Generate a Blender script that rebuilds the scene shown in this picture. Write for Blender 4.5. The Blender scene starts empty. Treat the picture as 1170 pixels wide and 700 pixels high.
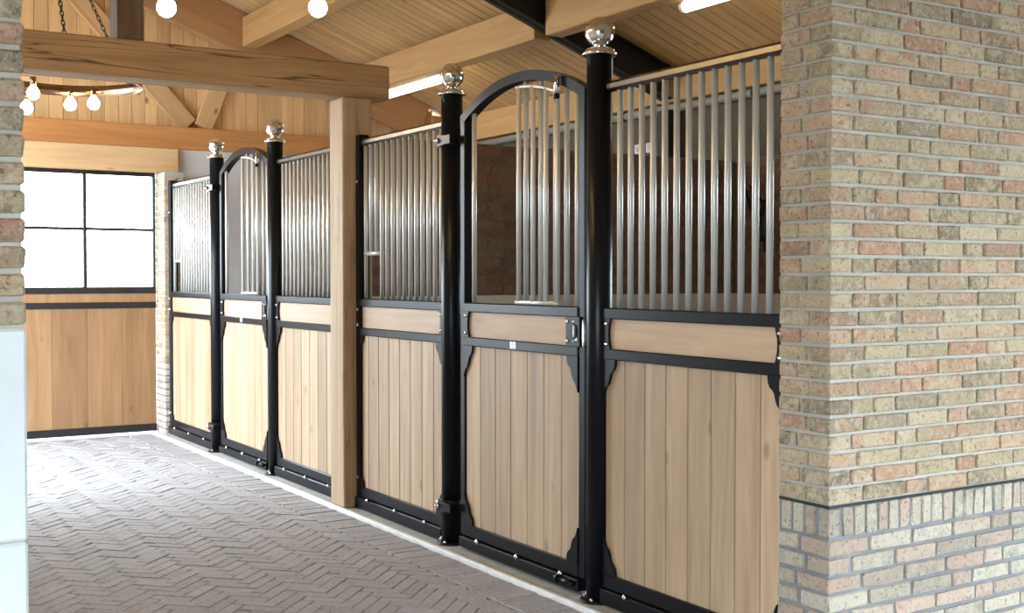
import bpy, bmesh, math, random
from mathutils import Vector, Matrix
rnd = random.Random(7)
PI = math.pi
S = bpy.context.scene
COL = S.collection

# ------------------------------------------------------------------ camera
FPX, PITCH, YAW, EYE = 1351.0, math.radians(1.44), math.radians(32.0), 1.41
cd = bpy.data.cameras.new('camera'); cam = bpy.data.objects.new('camera', cd); COL.objects.link(cam)
cd.sensor_width = 36.0; cd.lens = FPX / 1170.0 * 36.0; cd.clip_end = 300
cam.location = (0, 0, EYE); cam.rotation_euler = (PI / 2 - PITCH, 0, -YAW)
S.camera = cam

# ------------------------------------------------------------------ sky, exposure
W = bpy.data.worlds.new('sky'); S.world = W; W.use_nodes = True
bg = W.node_tree.nodes['Background']
bg.inputs['Color'].default_value = (0.78, 0.90, 1.0, 1); bg.inputs['Strength'].default_value = 19.0
S.view_settings.view_transform = 'Standard'; S.view_settings.look = 'None'
S.view_settings.gamma = 1.0; S.view_settings.use_curve_mapping = False
S.view_settings.exposure = 0.08

def portal(loc, rot, sx, sy):
    l = bpy.data.lights.new('sky_portal', 'AREA'); l.shape = 'RECTANGLE'; l.size = sx; l.size_y = sy
    l.cycles.is_portal = True
    o = bpy.data.objects.new('sky_portal', l); COL.objects.link(o); o.location = loc; o.rotation_euler = rot
    return o
# the openings of the building guide the sky light in: unseen porch openings, side doorway, glazed end door
portal((-2.05, -0.2, 1.07), (0, -PI / 2, 0), 2.2, 2.6)
portal((4.45, -1.75, 1.03), (PI / 2, 0, 0), 3.1, 2.15)
portal((0.02, 9.35, 1.7), (0, -PI / 2, 0), 3.4, 2.4)
portal((1.73, 10.98, 1.83), (-PI / 2, 0, 0), 2.4, 1.1)

# ------------------------------------------------------------------ materials
def newmat(name):
    m = bpy.data.materials.new(name); m.use_nodes = True
    nt = m.node_tree; b = nt.nodes['Principled BSDF']
    return m, nt, b
def nd(nt, t, **kw):
    n = nt.nodes.new(t)
    for k, v in kw.items(): setattr(n, k, v)
    return n
def ramp(nt, stops, interp='LINEAR'):
    r = nd(nt, 'ShaderNodeValToRGB'); e = r.color_ramp.elements; r.color_ramp.interpolation = interp
    while len(e) < len(stops): e.new(0.5)
    for el, (p, c) in zip(e, stops): el.position = p; el.color = (*c, 1)
    return r
def coords(nt, scale, seed=53.0, island=False):
    tc = nd(nt, 'ShaderNodeTexCoord'); oi = nd(nt, 'ShaderNodeObjectInfo')
    r = oi.outputs['Random']
    if island:
        g = nd(nt, 'ShaderNodeNewGeometry'); a = nd(nt, 'ShaderNodeMath', operation='ADD')
        nt.links.new(oi.outputs['Random'], a.inputs[0]); nt.links.new(g.outputs['Random Per Island'], a.inputs[1])
        f = nd(nt, 'ShaderNodeMath', operation='FRACT'); nt.links.new(a.outputs[0], f.inputs[0]); r = f.outputs[0]
    mu = nd(nt, 'ShaderNodeMath', operation='MULTIPLY'); mu.inputs[1].default_value = seed
    nt.links.new(r, mu.inputs[0])
    ad = nd(nt, 'ShaderNodeVectorMath', operation='ADD')
    nt.links.new(tc.outputs['Object'], ad.inputs[0]); nt.links.new(mu.outputs[0], ad.inputs[1])
    mp = nd(nt, 'ShaderNodeMapping'); mp.inputs['Scale'].default_value = scale
    nt.links.new(ad.outputs[0], mp.inputs['Vector'])
    return mp.outputs['Vector'], ad.outputs[0], r
def noise(nt, vec, scale, detail=4, rough=0.55, dist=0.0):
    n = nd(nt, 'ShaderNodeTexNoise'); n.inputs['Scale'].default_value = scale; n.inputs['Detail'].default_value = detail
    n.inputs['Roughness'].default_value = rough; n.inputs['Distortion'].default_value = dist
    if vec is not None: nt.links.new(vec, n.inputs['Vector'])
    return n.outputs['Fac']
def mixc(nt, fac, a, b, mode='MIX'):
    m = nd(nt, 'ShaderNodeMix', data_type='RGBA', blend_type=mode)
    for s, v in ((m.inputs['Factor'], fac), (m.inputs['A'], a), (m.inputs['B'], b)):
        if hasattr(v, 'links'): nt.links.new(v, s)
        elif isinstance(v, tuple): s.default_value = (*v, 1)
        else: s.default_value = v
    return m.outputs['Result']
def bump(nt, b, h, strength, dist=0.01):
    n = nd(nt, 'ShaderNodeBump'); n.inputs['Strength'].default_value = strength; n.inputs['Distance'].default_value = dist
    nt.links.new(h, n.inputs['Height']); nt.links.new(n.outputs[0], b.inputs['Normal'])
def wood(name, dark, light, axis, vary=0.22, knots=0.0, crack=0.0, rough=0.6, knot_col=(0.09, 0.035, 0.012)):
    m, nt, b = newmat(name)
    sc = [9.0, 9.0, 9.0]; sc['xyz'.index(axis)] = 0.55
    v, raw, r = coords(nt, tuple(sc))
    n1 = noise(nt, v, 1.6, 6, 0.6, 0.8); n2 = noise(nt, v, 7.0, 4, 0.7)
    a = nd(nt, 'ShaderNodeMath', operation='MULTIPLY_ADD'); a.inputs[1].default_value = 0.3
    nt.links.new(n2, a.inputs[0]); nt.links.new(n1, a.inputs[2])
    rp = ramp(nt, [(0.38, dark), (0.82, light)]); nt.links.new(a.outputs[0], rp.inputs['Fac'])
    c = rp.outputs['Color']
    if knots:
        ks = [5.0, 5.0, 5.0]; ks['xyz'.index(axis)] = 2.6
        mp = nd(nt, 'ShaderNodeMapping'); mp.inputs['Scale'].default_value = tuple(ks); nt.links.new(raw, mp.inputs['Vector'])
        vo = nd(nt, 'ShaderNodeTexVoronoi'); vo.inputs['Scale'].default_value = 1.0; nt.links.new(mp.outputs[0], vo.inputs['Vector'])
        kr = ramp(nt, [(0.045, (1, 1, 1)), (0.11, (0, 0, 0))]); nt.links.new(vo.outputs['Distance'], kr.inputs['Fac'])
        km = nd(nt, 'ShaderNodeMath', operation='MULTIPLY'); km.inputs[1].default_value = knots
        nt.links.new(kr.outputs['Color'], km.inputs[0])
        c = mixc(nt, km.outputs[0], c, knot_col)
    if crack:
        cs = [7.0, 7.0, 7.0]; cs['xyz'.index(axis)] = 0.3
        mp = nd(nt, 'ShaderNodeMapping'); mp.inputs['Scale'].default_value = tuple(cs); nt.links.new(raw, mp.inputs['Vector'])
        cn = noise(nt, mp.outputs[0], 1.3, 3, 0.6, 0.4)
        cr = ramp(nt, [(0.487, (0, 0, 0)), (0.498, (1, 1, 1)), (0.502, (1, 1, 1)), (0.513, (0, 0, 0))]); nt.links.new(cn, cr.inputs['Fac'])
        cm = nd(nt, 'ShaderNodeMath', operation='MULTIPLY'); cm.inputs[1].default_value = crack
        nt.links.new(cr.outputs['Color'], cm.inputs[0])
        c = mixc(nt, cm.outputs[0], c, (0.05, 0.028, 0.015))
    hs = nd(nt, 'ShaderNodeHueSaturation'); nt.links.new(c, hs.inputs['Color'])
    mr = nd(nt, 'ShaderNodeMapRange'); mr.inputs['To Min'].default_value = 1 - vary; mr.inputs['To Max'].default_value = 1 + vary * 0.6
    nt.links.new(r, mr.inputs['Value']); nt.links.new(mr.outputs[0], hs.inputs['Value'])
    nt.links.new(hs.outputs[0], b.inputs['Base Color']); b.inputs['Roughness'].default_value = rough
    bump(nt, b, a.outputs[0], 0.12, 0.004)
    return m
def bricks(name, cols, mott=0.5, bstr=0.7, rough=0.9, whiten=0.35):
    m, nt, b = newmat(name)
    v, raw, r = coords(nt, (1, 1, 1), 91.0, island=True)
    n = len(cols); rp = ramp(nt, [(i / n, c) for i, c in enumerate(cols)], 'CONSTANT'); nt.links.new(r, rp.inputs['Fac'])
    r7 = nd(nt, 'ShaderNodeMath', operation='MULTIPLY'); r7.inputs[1].default_value = 7.31; nt.links.new(r, r7.inputs[0])
    rf = nd(nt, 'ShaderNodeMath', operation='FRACT'); nt.links.new(r7.outputs[0], rf.inputs[0])
    rp2 = ramp(nt, [(i / n, c) for i, c in enumerate(cols[1:] + cols[:1])], 'CONSTANT'); nt.links.new(rf.outputs[0], rp2.inputs['Fac'])
    n1 = noise(nt, v, 16.0, 5, 0.65, 0.8)
    f1 = ramp(nt, [(0.44, (0, 0, 0)), (0.58, (mott,) * 3)]); nt.links.new(n1, f1.inputs['Fac'])
    c = mixc(nt, f1.outputs['Color'], rp.outputs['Color'], rp2.outputs['Color'])
    n2 = noise(nt, v, 42.0, 6, 0.8, 0.4)
    f2 = ramp(nt, [(0.50, (0, 0, 0)), (0.62, (whiten,) * 3)]); nt.links.new(n2, f2.inputs['Fac'])
    c = mixc(nt, f2.outputs['Color'], c, (0.62, 0.57, 0.46))
    n3 = noise(nt, v, 70.0, 4, 0.75, 0.5)
    f3 = ramp(nt, [(0.33, (0.75,) * 3), (0.45, (0, 0, 0))]); nt.links.new(n3, f3.inputs['Fac'])
    c = mixc(nt, f3.outputs['Color'], c, (0.07, 0.055, 0.04))
    nt.links.new(c, b.inputs['Base Color']); b.inputs['Roughness'].default_value = rough
    a = nd(nt, 'ShaderNodeMath', operation='ADD'); nt.links.new(n2, a.inputs[0]); nt.links.new(n1, a.inputs[1])
    bump(nt, b, a.outputs[0], bstr, 0.012)
    return m
def rough_mat(name, c1, c2, scale=6.0, rough=0.85, bstr=0.25, bscale=60.0):
    m, nt, b = newmat(name)
    v, raw, r = coords(nt, (1, 1, 1))
    n1 = noise(nt, v, scale, 5, 0.6); rp = ramp(nt, [(0.35, c1), (0.7, c2)]); nt.links.new(n1, rp.inputs['Fac'])
    nt.links.new(rp.outputs['Color'], b.inputs['Base Color']); b.inputs['Roughness'].default_value = rough
    bump(nt, b, noise(nt, v, bscale, 4, 0.7), bstr, 0.004)
    return m
def metal(name, col, rough, metallic=1.0, coat=0.0, nscale=20.0, var=0.15):
    m, nt, b = newmat(name)
    v, raw, r = coords(nt, (1, 1, 0.15))
    n1 = noise(nt, v, nscale, 4, 0.6)
    rp = ramp(nt, [(0.3, tuple(c * (1 - var) for c in col)), (0.7, col)]); nt.links.new(n1, rp.inputs['Fac'])
    nt.links.new(rp.outputs['Color'], b.inputs['Base Color'])
    b.inputs['Roughness'].default_value = rough
    b.inputs['Metallic'].default_value = metallic; b.inputs['Coat Weight'].default_value = coat
    return m
def emit(name, col, st):
    m, nt, b = newmat(name)
    b.inputs['Base Color'].default_value = (*col, 1)
    b.inputs['Emission Color'].default_value = (*col, 1); b.inputs['Emission Strength'].default_value = st
    return m
M = {}
M['board'] = wood('stall_board_oak', (0.33, 0.215, 0.125), (0.515, 0.37, 0.235), 'z', 0.22, 0.5, 0, 0.55, (0.16, 0.08, 0.035))
def stain(src, name):
    m = src.copy(); m.name = name; nt = m.node_tree; b = nt.nodes['Principled BSDF']; l = b.inputs['Base Color'].links[0]
    c = l.from_socket; tc = nd(nt, 'ShaderNodeTexCoord'); sp = nd(nt, 'ShaderNodeSeparateXYZ'); nt.links.new(tc.outputs['Object'], sp.inputs[0])
    a = nd(nt, 'ShaderNodeMath', operation='ADD'); a.inputs[1].default_value = -0.012; nt.links.new(sp.outputs['Y'], a.inputs[0])
    ab = nd(nt, 'ShaderNodeMath', operation='ABSOLUTE'); nt.links.new(a.outputs[0], ab.inputs[0])
    m1 = nd(nt, 'ShaderNodeMapRange', interpolation_type='SMOOTHSTEP'); nt.links.new(ab.outputs[0], m1.inputs['Value'])
    for k, v in (('From Min', 0.0), ('From Max', 0.062), ('To Min', 0.62), ('To Max', 0.0)): m1.inputs[k].default_value = v
    m2 = nd(nt, 'ShaderNodeMapRange', interpolation_type='SMOOTHSTEP'); nt.links.new(sp.outputs['Z'], m2.inputs['Value'])
    for k, v in (('From Min', -0.35), ('From Max', 0.3), ('To Min', 0.15), ('To Max', 1.0)): m2.inputs[k].default_value = v
    mu = nd(nt, 'ShaderNodeMath', operation='MULTIPLY'); nt.links.new(m1.outputs[0], mu.inputs[0]); nt.links.new(m2.outputs[0], mu.inputs[1])
    nt.links.new(mixc(nt, mu.outputs[0], c, (0.18, 0.15, 0.12)), b.inputs['Base Color'])
    return m
M['stained'] = stain(M['board'], 'grey_stained_oak')
M['plank'] = wood('stall_plank_oak', (0.36, 0.235, 0.14), (0.52, 0.365, 0.235), 'y', 0.12, 0.3, 0, 0.55, (0.2, 0.1, 0.045))
M['doorwood'] = wood('end_door_wood', (0.22, 0.115, 0.05), (0.36, 0.205, 0.10), 'z', 0.16, 0.4, 0, 0.5, (0.12, 0.05, 0.02))
M['beam_x'] = wood('timber_beam_x', (0.27, 0.155, 0.07), (0.47, 0.30, 0.155), 'x', 0.1, 0.3, 0.8, 0.75)
M['post_z'] = wood('timber_post_z', (0.34, 0.22, 0.125), (0.52, 0.375, 0.24), 'z', 0.05, 0.3, 0.35, 0.7)
M['dark_post'] = wood('timber_dark_z', (0.10, 0.058, 0.032), (0.20, 0.125, 0.075), 'z', 0.05, 0.2, 0.5, 0.8)
M['glulam_y'] = wood('glulam_y', (0.45, 0.24, 0.085), (0.60, 0.36, 0.15), 'y', 0.08, 0.35, 0, 0.6)
M['orange_x'] = wood('stained_beam_x', (0.42, 0.165, 0.045), (0.58, 0.265, 0.085), 'x', 0.08, 0.3, 0, 0.6)
M['light_x'] = wood('pale_beam_x', (0.52, 0.31, 0.14), (0.68, 0.45, 0.235), 'x', 0.08, 0.35, 0, 0.6)
M['pine_z'] = wood('pine_cladding_z', (0.62, 0.355, 0.15), (0.80, 0.53, 0.265), 'z', 0.16, 0.8, 0, 0.6)
M['pine_x'] = wood('pine_ceiling_x', (0.50, 0.29, 0.12), (0.70, 0.455, 0.215), 'x', 0.12, 0.5, 0, 0.6)
M['brace'] = wood('brace_wood', (0.50, 0.29, 0.125), (0.68, 0.44, 0.22), 'z', 0.1, 0.7, 0, 0.6)
M['rafter_x'] = wood('rafter_wood', (0.38, 0.19, 0.075), (0.52, 0.29, 0.13), 'x', 0.05, 0.4, 0, 0.65)
BC = [(0.50, 0.425, 0.29), (0.47, 0.30, 0.215), (0.43, 0.36, 0.245), (0.26, 0.215, 0.155), (0.57, 0.50, 0.37), (0.54, 0.37, 0.265), (0.34, 0.295, 0.215), (0.45, 0.27, 0.19), (0.54, 0.46, 0.32), (0.44, 0.37, 0.26)]
BC = [(min(r * 1.06, 0.7), g, b * 0.92) for r, g, b in BC]
M['brick'] = bricks('old_brick', BC, 0.85, 1.0, 0.9, 0.6)
M['plinth_brick'] = bricks('plinth_brick', [(0.60, 0.54, 0.43), (0.52, 0.38, 0.30), (0.46, 0.41, 0.32), (0.60, 0.44, 0.35), (0.40, 0.35, 0.28), (0.62, 0.57, 0.46)], 0.7, 1.0)
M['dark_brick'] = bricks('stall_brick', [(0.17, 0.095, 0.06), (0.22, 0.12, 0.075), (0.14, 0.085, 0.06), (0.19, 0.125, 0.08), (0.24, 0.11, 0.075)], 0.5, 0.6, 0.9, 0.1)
M['mortar'] = rough_mat('mortar', (0.38, 0.365, 0.32), (0.48, 0.465, 0.42), 8, 0.95, 0.4, 120)
M['dark_mortar'] = rough_mat('plinth_mortar', (0.17, 0.175, 0.19), (0.25, 0.255, 0.27), 8, 0.95, 0.4, 120)
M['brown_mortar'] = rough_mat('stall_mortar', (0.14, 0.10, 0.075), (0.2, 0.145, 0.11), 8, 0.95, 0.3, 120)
M['paver'] = bricks('paver', [(0.37, 0.36, 0.375), (0.395, 0.38, 0.395), (0.345, 0.335, 0.355), (0.41, 0.39, 0.40), (0.38, 0.37, 0.385)], 0.4, 0.5, 0.75, 0.12)
M['sand'] = rough_mat('joint_sand', (0.12, 0.11, 0.11), (0.22, 0.205, 0.20), 20, 0.95, 0.5, 90)
M['white_stone'] = rough_mat('white_plinth_stone', (0.58, 0.62, 0.62), (0.66, 0.70, 0.70), 3, 0.7, 0.15, 30)
M['plaster'] = rough_mat('grey_plaster', (0.52, 0.495, 0.49), (0.60, 0.575, 0.565), 3, 0.9, 0.15, 40)
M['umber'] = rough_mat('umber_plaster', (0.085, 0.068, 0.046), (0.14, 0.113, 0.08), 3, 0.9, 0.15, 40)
M['cream'] = rough_mat('cream_plaster', (0.60, 0.57, 0.53), (0.68, 0.65, 0.60), 3, 0.85, 0.15, 40)
M['concrete'] = rough_mat('kerb_concrete', (0.36, 0.355, 0.33), (0.48, 0.475, 0.45), 9, 0.85, 0.3, 70)
M['lit_edge'] = rough_mat('lit_kerb_edge', (0.66, 0.67, 0.67), (0.80, 0.81, 0.81), 9, 0.75, 0.2, 70)  # light on the kerb's edge face, painted in as a paler concrete
M['ground'] = rough_mat('yard_paving', (0.24, 0.24, 0.23), (0.34, 0.34, 0.33), 2, 0.9, 0.3, 30)
M['bed'] = rough_mat('stall_bedding', (0.40, 0.29, 0.15), (0.55, 0.42, 0.22), 12, 0.95, 0.6, 50)
M['black'] = metal('black_powder_coat', (0.006, 0.0065, 0.009), 0.3, 0.0, 0.0)
M['black'].node_tree.nodes['Principled BSDF'].inputs['Specular IOR Level'].default_value = 0.2
M['rail_steel'] = metal('dark_steel_rail', (0.13, 0.115, 0.10), 0.3, 1.0)
M['steel_black'] = metal('black_painted_steel', (0.014, 0.013, 0.013), 0.5, 0.0)
M['galv'] = metal('galvanised_tube', (0.70, 0.69, 0.65), 0.36, 0.4)
M['chrome'] = metal('polished_steel', (0.86, 0.84, 0.82), 0.07, 1.0, 0, 8, 0.04)
M['copper'] = metal('hoop_steel', (0.30, 0.19, 0.13), 0.22, 1.0)
M['iron'] = metal('chain_iron', (0.05, 0.035, 0.025), 0.55, 0.6)
M['pvc'] = metal('grey_pipe', (0.30, 0.29, 0.26), 0.5, 0.0)
M['white_plastic'] = metal('white_plastic', (0.80, 0.80, 0.78), 0.45, 0.0)
M['sticker'] = metal('silver_plate', (0.5, 0.5, 0.5), 0.35, 0.4)
M['ink'] = metal('plate_ink', (0.12, 0.12, 0.13), 0.5, 0.0)
M['leather'] = metal('black_leather', (0.012, 0.010, 0.010), 0.55, 0.0)
M['strap'] = metal('brown_strap', (0.22, 0.11, 0.07), 0.6, 0.0)
M['straw'] = rough_mat('straw_bits', (0.45, 0.34, 0.18), (0.6, 0.5, 0.3), 30, 0.9, 0.1, 60)
M['bulb'] = emit('warm_bulb', (1.0, 0.70, 0.34), 75.0)
M['tube'] = emit('cool_tube', (1.0, 0.92, 0.76), 10.0)
def glass():
    m, nt, b = newmat('window_glass')
    out = nt.nodes['Material Output']; tr = nd(nt, 'ShaderNodeBsdfTransparent'); gl = nd(nt, 'ShaderNodeBsdfGlossy')
    tr.inputs['Color'].default_value = (0.95, 0.97, 0.97, 1); gl.inputs['Roughness'].default_value = 0.03
    fr = nd(nt, 'ShaderNodeFresnel'); fr.inputs['IOR'].default_value = 1.45; mx = nd(nt, 'ShaderNodeMixShader')
    nt.links.new(fr.outputs[0], mx.inputs[0]); nt.links.new(tr.outputs[0], mx.inputs[1]); nt.links.new(gl.outputs[0], mx.inputs[2])
    nt.links.new(mx.outputs[0], out.inputs['Surface'])
    return m
M['glass'] = glass()

# ------------------------------------------------------------------ mesh helpers
CACHE = {}
def finish(bm, name, mat, smooth=False):
    me = bpy.data.meshes.new(name); bm.to_mesh(me); bm.free(); me.materials.append(M[mat])
    if smooth:
        for p in me.polygons: p.use_smooth = smooth is True or abs(p.normal.z) < 0.98
    return me
def box(sx, sy, sz, mat, bev=0.004, jit=0.0, var=0):
    k = ('box', round(sx, 4), round(sy, 4), round(sz, 4), mat, bev, jit, var)
    if k in CACHE: return CACHE[k]
    bm = bmesh.new(); bmesh.ops.create_cube(bm, size=1.0)
    for v in bm.verts: v.co = Vector((v.co.x * sx, v.co.y * sy, v.co.z * sz))
    b = min(bev, 0.45 * min(sx, sy, sz))
    if b > 0: bmesh.ops.bevel(bm, geom=bm.edges[:], offset=b, segments=1, affect='EDGES', profile=0.5)
    if jit:
        q = random.Random(hash(k[1:4]) % 9973 + var * 131)
        for v in bm.verts: v.co += Vector((q.uniform(-jit, jit), q.uniform(-jit, jit), q.uniform(-jit, jit)))
    CACHE[k] = finish(bm, 'box', mat); return CACHE[k]
def tube(r, L, mat, n=14, r2=None):
    k = ('tube', r, round(L, 4), mat, n, r2)
    if k in CACHE: return CACHE[k]
    bm = bmesh.new()
    bmesh.ops.create_cone(bm, cap_ends=True, segments=n, radius1=r, radius2=r if r2 is None else r2, depth=L)
    CACHE[k] = finish(bm, 'tube', mat, 'side'); return CACHE[k]
def lathe(prof, mat, n=28):
    k = ('lathe', tuple(prof), mat, n)
    if k in CACHE: return CACHE[k]
    bm = bmesh.new(); rings = []
    for r, z in prof:
        if r < 1e-5: rings.append([bm.verts.new((0, 0, z))])
        else: rings.append([bm.verts.new((r * math.cos(2 * PI * i / n), r * math.sin(2 * PI * i / n), z)) for i in range(n)])
    for a, b in zip(rings, rings[1:]):
        for i in range(n):
            j = (i + 1) % n
            f = [a[i % len(a)], a[j % len(a)], b[j % len(b)], b[i % len(b)]]
            u = []
            for v in f:
                if v not in u: u.append(v)
            if len(u) > 2: bm.faces.new(u)
    bmesh.ops.recalc_face_normals(bm, faces=bm.faces[:])
    CACHE[k] = finish(bm, 'lathe', mat, True); return CACHE[k]
def prism_x(poly, t, mat, bev=0.0):
    """polygon in (y, z), extruded along x by t, centred on x = 0"""
    bm = bmesh.new()
    a = [bm.verts.new((-t / 2, y, z)) for y, z in poly]; b = [bm.verts.new((t / 2, y, z)) for y, z in poly]
    n = len(poly); bm.faces.new(a); bm.faces.new(b[::-1])
    for i in range(n): bm.faces.new((a[i], b[i], b[(i + 1) % n], a[(i + 1) % n]))
    bmesh.ops.recalc_face_normals(bm, faces=bm.faces[:])
    bmesh.ops.triangulate(bm, faces=[f for f in bm.faces if len(f.verts) > 4])
    return finish(bm, 'prism', mat)
def sweep(pts, r, mat, n=8, closed=False, flat=None):
    """tube (or flat strap) along a polyline"""
    bm = bmesh.new(); P = [Vector(p) for p in pts]; rings = []; m = len(P); up0 = Vector((0.13, 0.29, 0.95)).normalized()
    for i, p in enumerate(P):
        t = (P[(i + 1) % m] - P[i - 1]) if closed else (P[min(i + 1, m - 1)] - P[max(i - 1, 0)])
        t.normalize(); s = t.cross(up0)
        if s.length < 0.1: s = t.cross(Vector((1, 0, 0)))
        s.normalize(); u = s.cross(t)
        rx, ry = flat if flat else (r, r)
        rings.append([bm.verts.new(p + s * rx * math.cos(2 * PI * k / n) + u * ry * math.sin(2 * PI * k / n)) for k in range(n)])
    rng = range(m) if closed else range(m - 1)
    for i in rng:
        a, b = rings[i], rings[(i + 1) % m]
        for k in range(n): bm.faces.new((a[k], a[(k + 1) % n], b[(k + 1) % n], b[k]))
    if not closed: bm.faces.new(rings[0][::-1]); bm.faces.new(rings[-1])
    bmesh.ops.recalc_face_normals(bm, faces=bm.faces[:])
    return finish(bm, 'sweep', mat, True)
def worldpos(o):
    v = Vector(o.location)
    while o.parent: o = o.parent; v = v + Vector(o.location)
    return v
def obj(name, me, loc=(0, 0, 0), parent=None, rot=None, label=None):
    """loc is given in world axes; parents are never rotated"""
    o = bpy.data.objects.new(name, me); COL.objects.link(o)
    o.location = Vector(loc)
    if parent: o.location = Vector(loc) - worldpos(parent); o.parent = parent
    if rot: o.rotation_euler = rot
    if label: o['label'] = label
    return o
def bxm(name, lo, hi, mat, parent=None, bev=0.004, label=None):
    lo, hi = Vector(lo), Vector(hi); s = hi - lo
    return obj(name, box(s.x, s.y, s.z, mat, bev), (lo + hi) / 2, parent, label=label)
def thing(name, loc, label, cat, group=None):
    o = bpy.data.objects.new(name, None); COL.objects.link(o); o.location = loc; o.empty_display_size = 0.1
    return tag(o, label, cat, group)
def tag(o, label, cat, group=None):
    o['label'] = label; o['category'] = cat
    if group: o['group'] = group
    return o
def struct(o, label=None, cat=None):
    o['kind'] = 'structure'
    if label: o['label'] = label
    if cat: o['category'] = cat
    return o
def multi(name, boxes, mat, parent=None):
    """several boxes (lo, hi) of one wall in one mesh, centred on the first box"""
    bm = bmesh.new(); c0 = (Vector(boxes[0][0]) + Vector(boxes[0][1])) / 2
    for lo, hi in boxes:
        lo, hi = Vector(lo), Vector(hi); r = bmesh.ops.create_cube(bm, size=1.0)['verts']
        for v in r:
            v.co = Vector((lo[i] + (v.co[i] + 0.5) * (hi[i] - lo[i]) for i in range(3))) - c0
    return obj(name, finish(bm, name, mat), c0, parent)

# ------------------------------------------------------------------ room geometry constants
XS = 3.0                       # plane of the stall fronts
XB = 6.1                       # outer wall behind the stalls
YW0, YW1 = 2.75, 2.985         # brick wall with the portal in front of the aisle
PL, PR = 0.467, 2.957          # its opening
YE = 10.75                     # end wall
RX, RS = 1.65, 0.365           # ridge x, roof pitch
def roof(x): return 3.45 + RS * (4.95 - (x if x >= RX else 2 * RX - x))

# ------------------------------------------------------------------ floor: herringbone pavers
yard = bxm('floor', (-40, -40, -0.30), (60, 60, -0.06), 'ground', bev=0)
struct(yard, 'pale paved yard ground around the stable', 'ground')
yard.name = 'floor_yard'
floor = bxm('floor', (-0.6, -1.5, -0.058), (2.885, 11.0, -0.010), 'sand', bev=0)
struct(floor, 'grey herringbone brick floor of the aisle', 'floor')
def clip(poly, xmax):
    out = []
    for i in range(len(poly)):
        a, b = poly[i], poly[(i + 1) % len(poly)]
        ina, inb = a[0] <= xmax, b[0] <= xmax
        if ina: out.append(a)
        if ina != inb:
            t = (xmax - a[0]) / (b[0] - a[0]); out.append((xmax, a[1] + t * (b[1] - a[1])))
    return out
def area(p): return 0.5 * abs(sum(p[i][0] * p[(i + 1) % len(p)][1] - p[(i + 1) % len(p)][0] * p[i][1] for i in range(len(p))))
fw = Vector((math.sin(YAW) * math.cos(PITCH), math.cos(YAW) * math.cos(PITCH), -math.sin(PITCH)))
rt = Vector((math.cos(YAW), -math.sin(YAW), 0)); upv = rt.cross(fw)
def pix(p):
    d = Vector(p) - Vector((0, 0, EYE)); z = d.dot(fw)
    if z < 0.05: return None
    return (585 + FPX * d.dot(rt) / z, 350 - FPX * d.dot(upv) / z)
k_, Wd = 3, 0.066
XBORD = 2.655
pavers = []
c45 = math.cos(PI / 4)
def addp(x0, y0, w, h):
    g = 0.0012 + rnd.random() * 0.0014
    q = [(x0 * Wd + g, y0 * Wd + g), ((x0 + w) * Wd - g, y0 * Wd + g), ((x0 + w) * Wd - g, (y0 + h) * Wd - g), (x0 * Wd + g, (y0 + h) * Wd - g)]
    q = [(c45 * (a - b) + 1.0, c45 * (a + b) + 4.0) for a, b in q]
    cx = sum(a for a, b in q) / 4; cy = sum(b for a, b in q) / 4
    if cx < -0.55 or cy < -1.42 or cy > 10.62 or cx > XBORD + 0.12: return
    if max(a for a, b in q) > XBORD: q = clip(q, XBORD - 0.003)
    if len(q) >= 3 and area(q) > 0.0006: pavers.append(q)
for r_ in range(-150, 150):
    for n_ in range(-30, 30):
        addp(r_ + 2 * k_ * n_, r_, k_, 1); addp(r_, r_ - 2 * k_ + 1 + 2 * k_ * n_, 1, k_)
y_ = -1.42
while y_ < 10.6:
    pavers.append([(XBORD + 0.003, y_), (2.868, y_), (2.868, y_ + 0.064), (XBORD + 0.003, y_ + 0.064)]); y_ += 0.069
def paver_geo(bm, q, c, q_):
    n = len(q); dz = q_.uniform(-0.0025, 0.0025); tx, ty = q_.uniform(-0.010, 0.010), q_.uniform(-0.010, 0.010)
    cx, cy = sum(a for a, b in q) / n, sum(b for a, b in q) / n
    def P(a, b, z, s): 
        L = math.hypot(a - cx, b - cy); f = 1 - s / max(L, 0.01)
        a2, b2 = cx + (a - cx) * f, cy + (b - cy) * f
        return bm.verts.new((a2 - c[0], b2 - c[1], z + dz + tx * (a2 - cx) + ty * (b2 - cy)))
    lo = [P(a, b, -0.05, 0) for a, b in q]; mi = [P(a, b, -0.005, 0) for a, b in q]; hi = [P(a, b, 0, 0.004) for a, b in q]
    bm.faces.new(hi)
    for A, B in ((lo, mi), (mi, hi)):
        for i in range(n): bm.faces.new((A[i], A[(i + 1) % n], B[(i + 1) % n], B[i]))
def score(q):
    ps = [pix((a, b, 0)) for a, b in q]
    if any(p is None for p in ps): return 0
    x = sum(p[0] for p in ps) / len(ps); y = sum(p[1] for p in ps) / len(ps)
    if x < 36 or x > 690 or y > 698: return 0
    if y > 618 and x < 34: return 0
    return area(ps)
order = sorted(range(len(pavers)), key=lambda i: -score(pavers[i]))
top = set(order[:300]); q_ = random.Random(3)
bm = bmesh.new()
for i, q in enumerate(pavers):
    if i in top:
        b2 = bmesh.new(); c = (sum(a for a, b in q) / len(q), sum(b for a, b in q) / len(q)); paver_geo(b2, q, c, q_)
        obj('paver', finish(b2, 'paver', 'paver'), (c[0], c[1], 0), floor)
    else: paver_geo(bm, q, (0, 0), q_)
ps = obj('pavers', finish(bm, 'pavers', 'paver'), (0, 0, 0), floor); ps['kind'] = 'stuff'

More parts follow.
